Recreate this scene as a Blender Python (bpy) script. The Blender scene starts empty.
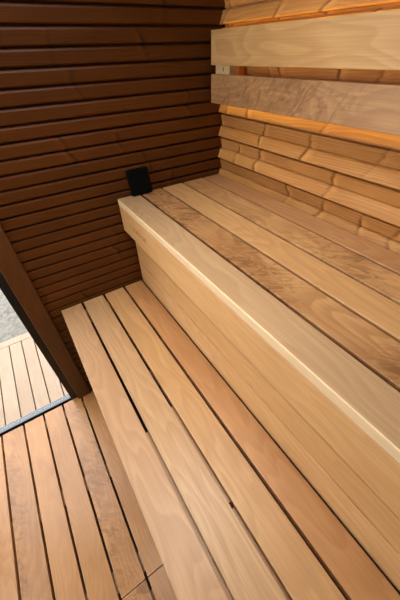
import bpy, bmesh, math, random
from mathutils import Vector, Matrix
random.seed(7)
S = bpy.context.scene
COL = S.collection

# ------------------------------------------------------------------ helpers
def link(o, parent=None):
    COL.objects.link(o)
    if parent is not None:
        o.parent = parent
    return o

def empty(name, loc, label, cat, group=None):
    o = bpy.data.objects.new(name, None)
    o.empty_display_size = .05
    o.location = loc
    COL.objects.link(o)
    o['label'] = label
    o['category'] = cat
    if group:
        o['group'] = group
    return o

def new_obj(name, bm, mat, loc=(0, 0, 0), parent=None, smooth=False, label=None, rot=None):
    """bm is in local coordinates round loc (world); a child is placed relative to its parent."""
    me = bpy.data.meshes.new(name)
    bmesh.ops.recalc_face_normals(bm, faces=bm.faces[:])
    bm.to_mesh(me)
    bm.free()
    for m in (mat if isinstance(mat, (list, tuple)) else [mat]):
        me.materials.append(m)
    if smooth:
        for p in me.polygons:
            p.use_smooth = True
    o = bpy.data.objects.new(name, me)
    l = Vector(loc)
    p = parent
    while p is not None:
        l = l - p.location
        p = p.parent
    o.location = l
    if rot:
        o.rotation_euler = rot
    link(o, parent)
    if label:
        o['label'] = label
    return o

def box_bm(x0, x1, y0, y1, z0, z1, bev=0.0, seg=2, bm=None):
    bm = bm or bmesh.new()
    r = bmesh.ops.create_cube(bm, size=1.0)
    vs = r['verts']
    for v in vs:
        v.co.x = x0 + (v.co.x + .5) * (x1 - x0)
        v.co.y = y0 + (v.co.y + .5) * (y1 - y0)
        v.co.z = z0 + (v.co.z + .5) * (z1 - z0)
    if bev > 0:
        es = list({e for v in vs for e in v.link_edges})
        bmesh.ops.bevel(bm, geom=es, offset=bev, segments=seg, affect='EDGES', profile=.6)
    return bm

def board(name, mat, x0, x1, y0, y1, z0, z1, parent=None, bev=.002, label=None, seg=2):
    cx, cy, cz = (x0 + x1) / 2, (y0 + y1) / 2, (z0 + z1) / 2
    bm = box_bm(x0 - cx, x1 - cx, y0 - cy, y1 - cy, z0 - cz, z1 - cz, bev, seg)
    o = new_obj(name, bm, mat, (cx, cy, cz), parent, label=label)
    return o

def struct(o):
    o['kind'] = 'structure'
    return o

# ------------------------------------------------------------------ materials
class NT:
    def __init__(self, name):
        self.m = bpy.data.materials.new(name)
        self.m.use_nodes = True
        self.t = self.m.node_tree
        self.n = self.t.nodes
        self.bsdf = self.n['Principled BSDF']
        self.L = self.t.links.new
    def add(self, kind, **kw):
        nd = self.n.new(kind)
        for k, v in kw.items():
            setattr(nd, k, v)
        return nd
    def setin(self, nd, key, val):
        if hasattr(val, 'is_output') or isinstance(val, bpy.types.NodeSocket):
            self.L(val, nd.inputs[key])
        else:
            nd.inputs[key].default_value = val
    def math(self, op, a, b=None, c=None, clamp=False):
        nd = self.add('ShaderNodeMath', operation=op, use_clamp=clamp)
        self.setin(nd, 0, a)
        if b is not None: self.setin(nd, 1, b)
        if c is not None: self.setin(nd, 2, c)
        return nd.outputs[0]
    def vmath(self, op, a, b=None, scale=None):
        nd = self.add('ShaderNodeVectorMath', operation=op)
        self.setin(nd, 0, a)
        if b is not None: self.setin(nd, 1, b)
        if scale is not None: self.setin(nd, 'Scale', scale)
        return nd.outputs[0]
    def noise(self, vec, scale=1., detail=3., rough=.5, dist=0.):
        nd = self.add('ShaderNodeTexNoise')
        self.L(vec, nd.inputs['Vector'])
        nd.inputs['Scale'].default_value = scale
        nd.inputs['Detail'].default_value = detail
        nd.inputs['Roughness'].default_value = rough
        nd.inputs['Distortion'].default_value = dist
        return nd.outputs[0]
    def maprange(self, v, a, b, c=0., d=1., smooth=True):
        nd = self.add('ShaderNodeMapRange')
        nd.interpolation_type = 'SMOOTHSTEP' if smooth else 'LINEAR'
        self.L(v, nd.inputs[0])
        for i, q in enumerate((a, b, c, d)):
            nd.inputs[i + 1].default_value = q
        return nd.outputs[0]
    def mix(self, fac, a, b, blend='MIX'):
        nd = self.add('ShaderNodeMix', data_type='RGBA', blend_type=blend)
        self.setin(nd, 0, fac)
        self.setin(nd, 6, a)
        self.setin(nd, 7, b)
        return nd.outputs[2]
    def combine(self, x, y, z):
        nd = self.add('ShaderNodeCombineXYZ')
        for i, q in enumerate((x, y, z)):
            self.setin(nd, i, q)
        return nd.outputs[0]
    def sep(self, v):
        nd = self.add('ShaderNodeSeparateXYZ')
        self.L(v, nd.inputs[0])
        return nd.outputs

def lin(r, g, b):
    f = lambda c: (c / 255 / 12.92) if c / 255 <= .04045 else ((c / 255 + .055) / 1.055) ** 2.4
    return (f(r), f(g), f(b), 1)

def fleck_wood(name, light, dark, ring=.5, curl=0., fibre=.35, rough=.42, blotch=.3, ringscale=30., axis='y', seed=0.):
    """planed clear timber; grain runs along the given local axis"""
    g = NT(name)
    tc = g.add('ShaderNodeTexCoord')
    oi = g.add('ShaderNodeObjectInfo')
    x, y, z = g.sep(tc.outputs['Object'])
    if axis == 'x':
        x, y = y, x
    elif axis == 'z':
        x, y, z = x, z, y
    elif axis == 'yz':
        x, y, z = z, y, x
    rnd = g.math('MULTIPLY_ADD', oi.outputs['Random'], 37., seed)
    xx = g.math('ADD', x, rnd)
    yy = g.math('ADD', y, rnd)
    # slow wander of the growth rings along the board gives the cathedral figure
    low = g.noise(g.combine(g.math('MULTIPLY', xx, 7.), g.math('MULTIPLY', yy, 1.6), g.math('MULTIPLY', z, 7.)), 1., 2., .5)
    cx = g.math('MULTIPLY_ADD', x, ringscale, g.math('MULTIPLY', low, 16.))
    cx = g.math('ADD', cx, g.math('MULTIPLY', z, ringscale * .8))
    fr = g.math('FRACT', cx)
    rl = g.math('MULTIPLY', g.maprange(fr, .0, .8, 0., 1.), g.maprange(fr, .85, 1.0, 1., 0.))
    # fibre
    fb = g.noise(g.combine(g.math('MULTIPLY', xx, 260.), g.math('MULTIPLY', yy, 6.), g.math('MULTIPLY', z, 260.)), 1., 3., .6)
    bl = g.noise(g.combine(g.math('MULTIPLY', xx, 9.), g.math('MULTIPLY', yy, 3.), z), 1., 3., .55, .6)
    blf = g.maprange(bl, .38, .68)
    col = g.mix(g.math('MULTIPLY', rl, ring), light, dark)
    col = g.mix(g.math('MULTIPLY', blf, blotch), col, dark)
    fibf = g.math('MULTIPLY', g.maprange(fb, .35, .7), fibre)
    col = g.mix(fibf, col, tuple(c * .72 for c in dark[:3]) + (1,))
    if curl > 0:
        warp = g.math('MULTIPLY', g.noise(g.combine(g.math('MULTIPLY', xx, 14.), g.math('MULTIPLY', yy, 6.), z), 1., 2.), 2.2)
        cu = g.noise(g.combine(g.math('MULTIPLY_ADD', xx, 24., warp), g.math('MULTIPLY_ADD', yy, 34., g.math('MULTIPLY', xx, 22.)), z), 1., 3., .55, 1.8)
        msk = g.maprange(g.noise(g.combine(g.math('MULTIPLY', xx, 5.), g.math('MULTIPLY', yy, 3.), z), 1., 1.), .36, .56)
        cf = g.math('MULTIPLY', g.math('MULTIPLY', g.maprange(cu, .42, .66), msk), curl)
        col = g.mix(cf, col, tuple(c * .66 for c in dark[:3]) + (1,))
    # board to board tint
    tint = g.maprange(g.math('FRACT', g.math('MULTIPLY', oi.outputs['Random'], 7.31)), 0., 1., .95, 1.05, False)
    hs = g.add('ShaderNodeHueSaturation')
    g.L(col, hs.inputs['Color'])
    g.L(tint, hs.inputs['Value'])
    hs.inputs['Saturation'].default_value = .99
    hs.inputs['Hue'].default_value = .503
    g.L(hs.outputs[0], g.bsdf.inputs['Base Color'])
    g.L(g.maprange(fb, .3, .7, rough - .05, rough + .08, False), g.bsdf.inputs['Roughness'])
    g.bsdf.inputs['Specular IOR Level'].default_value = .5
    bp = g.add('ShaderNodeBump')
    bp.inputs['Strength'].default_value = .12
    bp.inputs['Distance'].default_value = .001
    g.L(fb, bp.inputs['Height'])
    g.L(bp.outputs[0], g.bsdf.inputs['Normal'])
    return g.m

ZJ, PITCH = 1.224, .082     # strong wall joint height and board pitch

def pine_wall(name, along, light, dark, knot, seed=0., knots=1., rough=.45):
    """knotty heat-treated cladding boards; every board its own figure"""
    g = NT(name)
    tc = g.add('ShaderNodeTexCoord')
    x, y, z = g.sep(tc.outputs['Object'])
    a = x if along == 'x' else y
    q = g.math('DIVIDE', g.math('SUBTRACT', z, ZJ - 20 * PITCH), PITCH)
    bid = g.math('FLOOR', q)
    zz = g.math('MULTIPLY', g.math('FRACT', q), PITCH)
    wn = g.add('ShaderNodeTexWhiteNoise', noise_dimensions='1D')
    g.L(g.math('ADD', bid, seed + .5), wn.inputs['W'])
    r = wn.outputs['Value']
    aa = g.math('MULTIPLY_ADD', r, 23., a)
    sh = g.math('MULTIPLY', r, 11.)
    # spike knots: slanting lens shapes crossing the board
    kv = g.add('ShaderNodeTexVoronoi', voronoi_dimensions='1D')
    lean = g.math('MULTIPLY', g.noise(g.combine(g.math('MULTIPLY', aa, 5.), g.math('MULTIPLY', zz, 16.), sh), 1., 2.), .085)
    ka = g.math('ADD', aa, g.math('ADD', lean, g.math('MULTIPLY', zz, .22)))
    g.L(g.math('ADD', g.math('MULTIPLY', ka, 7.2), sh), kv.inputs['W'])
    kv.inputs['Scale'].default_value = 1.
    kv.inputs['Randomness'].default_value = 1.
    kd = kv.outputs['Distance']
    sg = g.math('SUBTRACT', g.math('ADD', g.math('MULTIPLY', ka, 7.2), sh), kv.outputs['W'])
    pres = g.add('ShaderNodeTexWhiteNoise', noise_dimensions='1D')
    g.L(kv.outputs['W'], pres.inputs['W'])
    prs = g.maprange(pres.outputs['Value'], 1. - knots - .01, 1. - knots + .15, 0., 1.)
    wob = g.noise(g.combine(g.math('MULTIPLY', aa, 14.), g.math('MULTIPLY', zz, 30.), sh), 1., 2.)
    cut = g.maprange(wob, .35, .6, .3, 1.)
    kn = g.math('MULTIPLY', g.math('MULTIPLY', g.maprange(sg, -.20, -.04), g.maprange(sg, -.02, .05, 1., 0.)), g.math('MULTIPLY', prs, cut))
    edge = g.math('MULTIPLY', g.math('MULTIPLY', g.maprange(sg, -.03, .03), g.maprange(sg, .03, .12, 1., 0.)), g.math('MULTIPLY', prs, cut))
    zlim = g.maprange(zz, .004, .012)
    # grain, parted round the knots
    low = g.noise(g.combine(g.math('MULTIPLY', aa, 2.2), g.math('MULTIPLY', zz, 12.), sh), 1., 2.)
    ring = g.math('FRACT', g.math('ADD', g.math('MULTIPLY', zz, 130.), g.math('ADD', g.math('MULTIPLY', low, 9.), g.math('MULTIPLY', kn, 1.6))))
    rl = g.math('MULTIPLY', g.maprange(ring, 0., .8), g.maprange(ring, .85, 1., 1., 0.))
    fb = g.noise(g.combine(g.math('MULTIPLY', aa, 7.), g.math('MULTIPLY', zz, 320.), sh), 1., 3., .6)
    col = g.mix(g.math('MULTIPLY', rl, .38), light, dark)
    col = g.mix(g.math('MULTIPLY', g.maprange(fb, .35, .7), .35), col, dark)
    bl = g.noise(g.combine(g.math('MULTIPLY', aa, 5.), g.math('MULTIPLY', zz, 14.), sh), 1., 2.)
    col = g.mix(g.math('MULTIPLY', g.maprange(bl, .4, .7), .35), col, dark)
    lt = tuple(min(1, c * 1.25) for c in light[:3]) + (1,)
    col = g.mix(g.math('MULTIPLY', kn, .5), col, lt)  # pale side of the knots, also painting in glints of the wavy surface
    col = g.mix(g.math('MULTIPLY', edge, .85), col, knot)
    hs = g.add('ShaderNodeHueSaturation')
    g.L(col, hs.inputs['Color'])
    g.L(g.maprange(g.math('FRACT', g.math('MULTIPLY', r, 5.7)), 0., 1., .88, 1.1, False), hs.inputs['Value'])
    g.L(hs.outputs[0], g.bsdf.inputs['Base Color'])
    g.bsdf.inputs['Roughness'].default_value = rough
    g.bsdf.inputs['Specular IOR Level'].default_value = .22
    bp = g.add('ShaderNodeBump')
    bp.inputs['Strength'].default_value = .15
    bp.inputs['Distance'].default_value = .001
    g.L(fb, bp.inputs['Height'])
    g.L(bp.outputs[0], g.bsdf.inputs['Normal'])
    return g.m

def plain(name, col, rough=.5, metal=0.):
    g = NT(name)
    tc = g.add('ShaderNodeTexCoord')
    n = g.noise(tc.outputs['Object'], 60., 3.)
    g.L(g.mix(g.math('MULTIPLY', n, .3), col, tuple(c * .7 for c in col[:3]) + (1,)), g.bsdf.inputs['Base Color'])
    g.bsdf.inputs['Roughness'].default_value = rough
    g.bsdf.inputs['Metallic'].default_value = metal
    return g.m

def speckle(name, a, b, rough=.9):
    g = NT(name)
    tc = g.add('ShaderNodeTexCoord')
    n1 = g.noise(tc.outputs['Object'], 28., 5., .7)
    n2 = g.noise(tc.outputs['Object'], 3., 3., .6)
    c = g.mix(g.maprange(n1, .35, .65), a, b)
    c = g.mix(g.math('MULTIPLY', g.maprange(n2, .35, .65), .4), c, a)
    g.L(c, g.bsdf.inputs['Base Color'])
    g.bsdf.inputs['Roughness'].default_value = rough
    bp = g.add('ShaderNodeBump')
    bp.inputs['Strength'].default_value = .4
    bp.inputs['Distance'].default_value = .01
    g.L(n1, bp.inputs['Height'])
    g.L(bp.outputs[0], g.bsdf.inputs['Normal'])
    return g.m

W = {}
W['pale'] = fleck_wood('pale_aspen', lin(194, 156, 118), lin(168, 128, 92), ring=.35, blotch=.15, fibre=.22, ringscale=24)
W['pale_edge'] = fleck_wood('pale_edge', lin(234, 202, 162), lin(220, 186, 146), ring=.2, blotch=.1, fibre=.12)
W['curly_brown'] = fleck_wood('curly_brown_alder', lin(200, 150, 102), lin(150, 98, 58), ring=.5, curl=.9, blotch=.55, fibre=.25, ringscale=20)
W['golden'] = fleck_wood('golden_alder', lin(206, 158, 108), lin(178, 126, 80), ring=.4, blotch=.25, fibre=.22, ringscale=18)
W['half_curl'] = fleck_wood('flecked_alder', lin(212, 162, 112), lin(166, 114, 70), ring=.45, curl=.85, blotch=.35, fibre=.2, ringscale=20)
W['pinkish'] = fleck_wood('pinkish_alder', lin(200, 148, 104), lin(164, 110, 72), ring=.4, blotch=.4, fibre=.25, ringscale=20)
W['tan'] = fleck_wood('tan_alder', lin(200, 154, 114), lin(172, 124, 86), ring=.4, blotch=.2, fibre=.15, ringscale=14)
W['lightlined'] = fleck_wood('straight_grained_alder', lin(202, 158, 116), lin(172, 126, 84), ring=.4, blotch=.15, fibre=.3, ringscale=34)
W['orange'] = fleck_wood('orange_alder', lin(194, 140, 92), lin(162, 108, 66), ring=.35, blotch=.3, fibre=.25, ringscale=18)
W['fascia'] = fleck_wood('fascia_alder', lin(212, 162, 110), lin(188, 134, 84), ring=.3, blotch=.25, fibre=.2, ringscale=14, axis='yz')
W['floorA'] = fleck_wood('floor_alder_smooth', lin(194, 136, 84), lin(156, 98, 54), ring=.3, blotch=.35, fibre=.25, rough=.27)
W['floorB'] = fleck_wood('floor_alder_curly', lin(194, 136, 84), lin(150, 94, 52), ring=.35, curl=.6, blotch=.5, fibre=.2, rough=.27)
W['panel'] = fleck_wood('panel_alder', lin(214, 168, 118), lin(186, 134, 86), ring=.35, blotch=.3, fibre=.25, ringscale=24, axis='yz')
W['back_pale'] = fleck_wood('backrest_pale_alder', lin(208, 162, 108), lin(182, 132, 82), ring=.5, blotch=.3, fibre=.25, ringscale=26, seed=3., axis='yz')
W['back_curly'] = fleck_wood('backrest_curly_walnut_tone', lin(190, 142, 98), lin(142, 94, 58), ring=.35, curl=.6, blotch=.45, fibre=.25, ringscale=20, axis='yz')
W['post'] = fleck_wood('post_pine', lin(100, 54, 18), lin(72, 36, 10), ring=.4, blotch=.35, fibre=.3, ringscale=20, axis='z')
W['deck'] = fleck_wood('outdoor_deck_larch', lin(158, 132, 110), lin(138, 108, 82), ring=.25, blotch=.4, fibre=.25, rough=.6)
W['joist'] = fleck_wood('joist_pine', lin(176, 122, 76), lin(140, 90, 52), axis='x', fibre=.3)
W['under'] = plain('subfloor_dark', lin(60, 40, 26), .8)
W['pine_r'] = pine_wall('knotty_pine_right', 'y', lin(210, 154, 92), lin(156, 100, 52), lin(100, 56, 26), 3., .7)
W['pine_shaded'] = pine_wall('knotty_pine_shaded', 'x', lin(94, 50, 13), lin(64, 32, 7), lin(28, 13, 4), 11., .3)  # same pine as the right wall, with the far wall's shade painted in
W['black'] = plain('black_plastic', (.0015, .0014, .0014, 1), .8)
W['black'].node_tree.nodes['Principled BSDF'].inputs['Specular IOR Level'].default_value = .1
W['blackmetal'] = plain('black_aluminium', lin(6, 6, 5), .5)
W['alu'] = plain('brushed_aluminium', lin(100, 100, 102), .4, 1.)
W['block_pale'] = fleck_wood('pale_block', lin(226, 196, 152), lin(200, 164, 118), ring=.2, fibre=.2)
W['block_orange'] = fleck_wood('orange_block', lin(190, 110, 50), lin(160, 86, 36), ring=.2, fibre=.2)
W['ink'] = plain('burnt_mark', lin(150, 98, 56), .7)
W['inkdark'] = plain('dark_hole', lin(40, 28, 20), .7)
W['ground'] = speckle('grey_stone_ground', lin(118, 112, 102), lin(86, 79, 71))
g = NT('clear_glass')
gl = g.add('ShaderNodeBsdfGlossy'); gl.inputs['Roughness'].default_value = .01
tr = g.add('ShaderNodeBsdfTransparent'); tr.inputs['Color'].default_value = (.97, .98, .97, 1)
fz = g.add('ShaderNodeFresnel')
ge = g.add('ShaderNodeNewGeometry')
g.L(g.math('MULTIPLY_ADD', ge.outputs['Backfacing'], 1 / 1.3 - 1.3, 1.3), fz.inputs['IOR'])   # same mirror share going in and out
mx = g.add('ShaderNodeMixShader')
g.L(fz.outputs[0], mx.inputs[0]); g.L(tr.outputs[0], mx.inputs[1]); g.L(gl.outputs[0], mx.inputs[2])
g.L(mx.outputs[0], g.n['Material Output'].inputs['Surface'])
W['glass'] = g.m
LED_STRENGTH = 7.5
g = NT('warm_led')
g.bsdf.inputs['Base Color'].default_value = (.9, .7, .4, 1)
g.bsdf.inputs['Emission Color'].default_value = (1., .68, .10, 1)
g.bsdf.inputs['Emission Strength'].default_value = LED_STRENGTH
W['led'] = g.m

# ------------------------------------------------------------------ room shell
XL, XR, YB, YF = -1.05, .827, -2.10, 0.
ZSUB, ZC, ZFL = -.085, 2.06, -.0186
PROFILE = [(0., -.015), (.0036, -.015), (.0040, .0065), (.0052, .0095), (.0075, .0100), (.0340, -.0005), (.0370, -.0030),
           (.0388, -.0080), (.0394, -.0150), (.0420, -.0150), (.0428, -.0105), (.0450, -.0100), (.0770, -.0015), (.0782, -.0040), (.0786, -.015)]
PROFILE_EVEN = [(0., -.014), (.0036, -.014), (.0040, .000), (.0055, .0030), (.0085, .0042), (.0330, .0030), (.0370, .0012), (.0392, -.004),
                (.0396, -.013), (.0440, -.013), (.0444, .000), (.0460, .0030), (.0490, .0042), (.0740, .0030), (.0785, .0010), (.0808, -.005), (.0813, -.014)]
def cladding(name, mat, origin, along, outward, length, thick=.05, zmin=ZSUB - .02, zmax=ZC + .03, profile=None):
    """horizontal boards: profile in (z, outward) swept along a horizontal direction"""
    bm = bmesh.new()
    pts = []
    k = -16
    while True:
        base = ZJ + k * PITCH
        if base > ZC + .05: break
        for dz, d in (profile or PROFILE):
            z = base + dz
            if zmin <= z <= zmax:
                pts.append((z, d))
        k += 1
    pts = [(zmin - .001, -.013)] + pts + [(zmax + .001, -.013)]
    pts = [(pts[0][0], -thick)] + pts + [(pts[-1][0], -thick)]
    o, a, w = Vector(origin), Vector(along), Vector(outward)
    A = [bm.verts.new(o + w * d + Vector((0, 0, z))) for z, d in pts]
    B = [bm.verts.new(o + a * length + w * d + Vector((0, 0, z))) for z, d in pts]
    n = len(pts)
    for i in range(n):
        j = (i + 1) % n
        bm.faces.new((A[i], A[j], B[j], B[i]))
    bm.faces.new(A)
    bm.faces.new(list(reversed(B)))
    return struct(new_obj(name, bm, mat, (0, 0, 0)))

XP0, XP1 = -.118, -.048       # post
cladding('wall_far', W['pine_shaded'], (XP1 - .02, YF, 0), (1, 0, 0), (0, -1, 0), XR + .05 - XP1 + .02, profile=PROFILE_EVEN)
cladding('wall_right', W['pine_r'], (XR, YF, 0), (0, -1, 0), (-1, 0, 0), -YB + .05)
WY0, WY1, WZ0, WZ1 = -.85, -.20, .60, 1.95     # unseen window added in the left wall for fill light
cladding('wall_left', W['pine_shaded'], (XL, YF + .06, 0), (0, -1, 0), (1, 0, 0), .06 - WY1)
cladding('wall_left', W['pine_shaded'], (XL, WY0, 0), (0, -1, 0), (1, 0, 0), WY0 - YB + .05)
cladding('wall_left', W['pine_shaded'], (XL, WY1, 0), (0, -1, 0), (1, 0, 0), WY1 - WY0, zmax=WZ0)
cladding('wall_left', W['pine_shaded'], (XL, WY1, 0), (0, -1, 0), (1, 0, 0), WY1 - WY0, zmin=WZ1)
w1 = bpy.data.objects.new('added_window_1', None); w1.location = (XL - .03, -.8, 1.35); COL.objects.link(w1); w1['kind'] = 'structure'
for a in ((WY0, WY0 + .04, WZ0, WZ1), (WY1 - .04, WY1, WZ0, WZ1), (WY0 + .04, WY1 - .04, WZ0, WZ0 + .04), (WY0 + .04, WY1 - .04, WZ1 - .04, WZ1)):
    board('added_window_frame', W['blackmetal'], XL - .05, XL + .01, a[0], a[1], a[2], a[3], w1, bev=.001)
board('glass_pane', W['glass'], XL - .030, XL - .024, WY0 + .04, WY1 - .04, WZ0 + .04, WZ1 - .04, w1, bev=0)
cladding('wall_back', W['pine_shaded'], (XL - .05, YB, 0), (1, 0, 0), (0, 1, 0), XR - XL + .1)
KX0, KX1, KY0, KY1 = -.10, .50, -.85, -.40      # unseen rooflight added to brighten the bench tops
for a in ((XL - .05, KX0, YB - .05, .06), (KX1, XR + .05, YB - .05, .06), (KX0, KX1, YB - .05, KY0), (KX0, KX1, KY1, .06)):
    struct(board('ceiling', W['pine_shaded'], a[0], a[1], a[2], a[3], ZC, ZC + .05, bev=0))
w2 = bpy.data.objects.new('added_window_2', None); w2.location = (-.4, -.9, ZC + .03); COL.objects.link(w2); w2['kind'] = 'structure'
for a in ((KX0, KX0 + .03, KY0, KY1), (KX1 - .03, KX1, KY0, KY1), (KX0 + .03, KX1 - .03, KY0, KY0 + .03), (KX0 + .03, KX1 - .03, KY1 - .03, KY1)):
    board('added_window_frame', W['blackmetal'], a[0], a[1], a[2], a[3], ZC - .01, ZC + .05, w2, bev=.001)
board('glass_pane', W['glass'], KX0 + .03, KX1 - .03, KY0 + .03, KY1 - .03, ZC + .02, ZC + .026, w2, bev=0)
struct(board('floor', W['under'], XL - .05, XR + .05, YB - .05, .06, ZSUB - .04, ZSUB, bev=0))
struct(board('trim_1', W['post'], XP0, XP1, -.010, .062, ZSUB, ZC, bev=.005, seg=3,
             label='brown pine corner post between the dark wall and the glass'))

# glass front beside the post
d1 = bpy.data.objects.new('door_1', None); d1.location = (-.6, .03, 0); COL.objects.link(d1); d1['kind'] = 'structure'
board('glass_pane', W['glass'], XL + .01, -.140, .027, .033, -.006, ZC - .03, d1, bev=0)
board('door_frame', W['blackmetal'], -.150, XP0 - .0015, .006, .046, ZSUB, ZC, d1, bev=.001, label='black vertical frame strip')
board('door_frame', W['blackmetal'], XL + .002, XL + .03, .006, .046, ZSUB, ZC, d1, bev=.001)
board('door_frame', W['blackmetal'], XL + .03, -.150, .006, .046, ZC - .035, ZC - .001, d1, bev=.001)
board('threshold', W['alu'], XL + .03, -.150, .016, .048, ZSUB, ZFL + .008, d1, bev=.002, label='bare aluminium threshold')
board('gasket', W['black'], XL + .03, -.150, .010, .0155, ZSUB, ZFL + .003, d1, bev=.0005)

# ------------------------------------------------------------------ floor duckboards
GAPF = .0088
fx = [-1.0 + .0995 * i for i in range(0)]
edges = [-.0020, -.1014, -.2021, -.3012, -.3985, -.5013, -.601, -.701, -.801, -.901, -1.001]
def duckboard(y0, y1, label, right_to, mats, joists):
    t = empty('duckboard', ((edges[-1] + right_to) / 2, (y0 + y1) / 2, ZSUB), label, 'floor grate', 'duckboard panels on the floor')
    es = [e for e in edges]
    ext = []
    x = edges[0]
    while x + .1 < right_to + .01:
        x += .1
        ext.append(x)
    es = sorted(es + ext)
    for i in range(len(es) - 1):
        board('slat', W[mats[i % len(mats)]], es[i] + GAPF / 2, es[i + 1] - GAPF / 2, y0, y1, ZFL - .022, ZFL, t, bev=.0018)
    for a, b in joists:
        board('joist', W['joist'], es[0] + .01, es[-1] - .01, a, b, ZSUB, ZFL - .0222, t, bev=.001)
    return t
duckboard(-.8665, .006, 'slatted alder duckboard panel beside the glass and its metal threshold', .10,
          ['floorA', 'floorB', 'floorA', 'floorB', 'floorA', 'floorB', 'floorA'], [(-.467, -.402), (-.845, -.780), (-.07, -.02)])
duckboard(-1.95, -.8685, 'slatted duckboard panel past the thin cross seam, nearest the viewer', .10,
          ['floorB', 'floorA', 'floorA', 'floorB', 'floorA'], [(-.96, -.90), (-1.45, -1.39), (-1.9, -1.84)])

# ------------------------------------------------------------------ lower bench
ZL, ZU = .600, 1.000
Y0, Y1 = -.0108, -2.085
lb = empty('lower_bench', (.19, -1.04, ZSUB), 'lower sauna bench of four wide tan slats, one step below the other', 'bench')
L = [0., .0900, .1868, .2832, .3770]
GL = .0098
for i, m in enumerate(['tan', 'lightlined', 'golden', 'orange']):
    a = L[i] + (GL / 2 if i else 0)
    b = L[i + 1] - GL / 2
    board('slat', W[m], a, b, Y1, Y0, ZL - .026, ZL, lb, bev=.0016, seg=3)
for a, b in ((-.07, -.03), (-1.35, -1.31), (-2.05, -2.01)):
    board('joist', W['joist'], .012, .372, a, b, ZL - .075, ZL - .0262, lb, bev=.001)
board('support_rail', W['tan'], .070, .128, -1.30, -.668, ZL - .066, ZL - .0262, lb, bev=.0015)
board('support_rail', W['tan'], .160, .215, -.940, -.640, ZL - .066, ZL - .0262, lb, bev=.0015)
board('support_rail', W['tan'], .160, .215, -1.30, -.953, ZL - .066, ZL - .0262, lb, bev=.0015)
for a, b in ((-.07, -.03), (-1.35, -1.31), (-2.05, -2.01)):
    board('leg', W['joist'], .30, .345, a, b, ZSUB, ZL - .0755, lb, bev=.001)

# ------------------------------------------------------------------ upper bench
ub = empty('upper_bench', (.58, -1.04, ZSUB), 'upper sauna bench with a deep front board and five wide slats', 'bench')
U = [.3439, .4350, .5321, .6319, .7329, .8195]
GU = .0080
for i, m in enumerate(['pale', 'curly_brown', 'golden', 'half_curl', 'pinkish']):
    a = U[i] + (GU / 2 if i else 0)
    b = U[i + 1] - GU / 2
    sl = board('slat', W[m], a, b, Y1, Y0, ZU - .026, ZU, ub, bev=.0045 if i == 0 else .003, seg=3)
    if i == 0:                                   # paler tone on the front edge of the first board
        sl.data.materials.append(W['pale_edge'])
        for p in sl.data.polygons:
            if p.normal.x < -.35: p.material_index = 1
fa = board('front_board', W['fascia'], .3442, .3662, Y1, Y0, .870, ZU - .0262, ub, bev=.004, seg=4)
board('panel_board', W['fascia'], .3795, .3985, Y1, Y0, .7070, .799, ub, bev=.002)
board('panel_board', W['panel'], .3795, .3985, Y1, Y0, .800 + .001, .895, ub, bev=.002)
board('panel_board', W['panel'], .3790, .3985, Y1, Y0, .590, .7042, ub, bev=.002)
for a, b in ((-.09, -.045), (-1.35, -1.305), (-2.05, -2.005)):
    board('joist', W['joist'], .3995, .815, a, b, ZU - .08, ZU - .0262, ub, bev=.001)
    board('leg', W['joist'], .3995, .4445, a, b, ZSUB, ZU - .0805, ub, bev=.001)
# burnt-in lettering on the front board
cu = bpy.data.curves.new('lettering', 'FONT')
cu.body = 'AUROOM'
cu.size = .026
cu.extrude = .0002
cu.space_character = 1.12
cu.resolution_u = 3
to = bpy.data.objects.new('lettering_curve', cu)
COL.objects.link(to)
bpy.context.view_layer.update()
me = bpy.data.meshes.new_from_object(to.evaluated_get(bpy.context.evaluated_depsgraph_get()))
bpy.data.objects.remove(to)
w = max(v.co.x for v in me.vertices)
for v in me.vertices:
    lx, ly, lz = v.co
    v.co = (-.0001 - lz, -lx * (.112 / w), ly)
me.materials.clear(); me.materials.append(W['ink'])
tx = bpy.data.objects.new('lettering', me)
tx.location = Vector((.3442, -.128, .9155)) - ub.location - (fa.location)
link(tx, fa)
tx['label'] = 'small brown lettering burnt into the wood'

# ------------------------------------------------------------------ backrest
XB = .770
br = empty('backrest', (XB + .02, -1.04, 1.25), 'two-board sauna backrest on the right wall with warm glow behind it', 'backrest')
board('backrest_board', W['back_pale'], XB, XB + .025, -2.06, -.019, 1.3715, 1.4600, br, bev=.0018, label='pale upper backrest board')
board('backrest_board', W['back_curly'], XB, XB + .025, -2.06, -.019, 1.2640, 1.3480, br, bev=.0018, label='darker curly-grained lower backrest board')
for yy in (-.05, -1.0, -1.95):
    m = board('mounting_batten', W['block_orange'], XB + .0290, XR - .004, yy - .088, yy - .060, 1.268, 1.456, br, bev=.001)
bl = board('connector_block', W['block_pale'], XB + .012, XR - .006, -.1095, -.030, 1.3484, 1.3711, br, bev=.001, label='pale wooden block with a small dark hole')
board('hole', W['inkdark'], XB + .0112, XB + .0122, -.077, -.0735, 1.356, 1.3665, bl, bev=.0004)
for (z0, z1) in ((1.448, 1.456), (1.268, 1.276)):
    board('led_strip', W['led'], XB + .0255, XB + .0285, -2.0, -.030, z0, z1, br, bev=0)

# ------------------------------------------------------------------ black panel on the bench
bm = box_bm(-.0435, .0435, -.0060, .0060, 0, .092, 0)
vert_e = [e for e in bm.edges if abs(e.verts[0].co.y - e.verts[1].co.y) > .005]
bmesh.ops.bevel(bm, geom=vert_e, offset=.008, segments=4, affect='EDGES', profile=.5)
bmesh.ops.bevel(bm, geom=[e for e in bm.edges if abs(e.verts[0].co.y - e.verts[1].co.y) < .001], offset=.0015, segments=2, affect='EDGES', profile=.5)
o = new_obj('black_tile', bm, W['black'], (.4405, -.030, ZU + .0012), rot=(math.radians(-13), 0, math.radians(3)))
o['label'] = 'small black square tile leaning on the dark wall at the bench corner'
o['category'] = 'tile'

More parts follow.
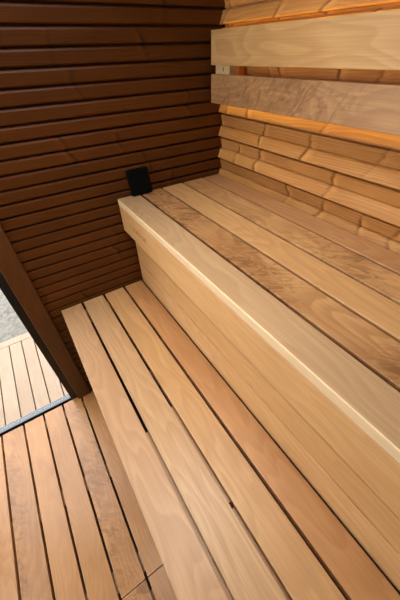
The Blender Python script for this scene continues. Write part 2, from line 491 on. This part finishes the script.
# ------------------------------------------------------------------ outside
struct(board('floor_outside', W['ground'], -14, 14, .08, 26, -.20, -.14, bev=0))
dk = empty('deck', (-.4, .38, -.14), 'pale wooden deck with narrow gaps outside the glass', 'deck')
xs = [-.4045 + .0745 * i for i in range(-18, 20)]
for i in range(len(xs) - 1):
    board('deck_board', W['deck'], xs[i] + .003, xs[i + 1] - .003, .0495, .640, ZFL - .026, ZFL - .002, dk, bev=.0015)
board('deck_edge', W['deck'], xs[0], xs[-1], .644, .700, ZFL - .026, ZFL - .002, dk, bev=.0015)
for yy in (.10, .36, .60):
    board('bearer', W['joist'], xs[0], xs[-1], yy, yy + .04, -.1395, ZFL - .0262, dk, bev=0)

# ------------------------------------------------------------------ light
wd = bpy.data.worlds.new('sky')
S.world = wd
wd.use_nodes = True
nt = wd.node_tree
bg = nt.nodes['Background']
tc = nt.nodes.new('ShaderNodeTexCoord')
sp = nt.nodes.new('ShaderNodeSeparateXYZ')
rp = nt.nodes.new('ShaderNodeValToRGB')
nt.links.new(tc.outputs['Generated'], sp.inputs[0])
nt.links.new(sp.outputs[2], rp.inputs[0])
nt.links.new(rp.outputs[0], bg.inputs['Color'])
rp.color_ramp.elements[0].color = (1., .95, .88, 1)
rp.color_ramp.elements[1].color = (.80, .88, 1., 1)
bg.inputs['Strength'].default_value = 5.9

# added fill lamps outside the added side window and rooflight
def fill_light(loc, rot, sx, sy, e, colour, spread=180):
    wl = bpy.data.lights.new('added_fill_light', 'AREA')
    wl.shape = 'RECTANGLE'
    wl.size = sx; wl.size_y = sy
    wl.energy = e
    wl.color = colour
    wl.spread = math.radians(spread)
    wo = bpy.data.objects.new('added_fill_light', wl)
    wo.location = loc
    wo.rotation_euler = rot
    COL.objects.link(wo)
fill_light((XL - .06, (WY0 + WY1) / 2, (WZ0 + WZ1) / 2), (0, math.radians(-90), 0), WZ1 - WZ0 - .1, WY1 - WY0 - .1, 4.6, (1., .92, .80))
fill_light(((KX0 + KX1) / 2, (KY0 + KY1) / 2, ZC + .06), (0, 0, 0), KX1 - KX0 - .08, KY1 - KY0 - .08, 5.0, (1., .93, .81), 105)

# ------------------------------------------------------------------ camera
cam = bpy.data.cameras.new('camera')
cam.sensor_fit = 'VERTICAL'
cam.sensor_height = 36.
cam.sensor_width = 24.
cam.lens = 280.4707 * 36 / 600
cam.clip_start = .01
co = bpy.data.objects.new('camera', cam)
co.location = (.04513621, -1.06594697, 1.41361212)
co.rotation_euler = (.84159925, .02592342, -.57627244)
COL.objects.link(co)
S.camera = co

S.cycles.use_denoising = True
S.cycles.max_bounces = 10
S.cycles.diffuse_bounces = 6
S.cycles.transparent_max_bounces = 12
vs = S.view_settings
vs.view_transform = 'Standard'
vs.look = 'None'
vs.exposure = -0.08
vs.gamma = 1
vs.use_curve_mapping = False
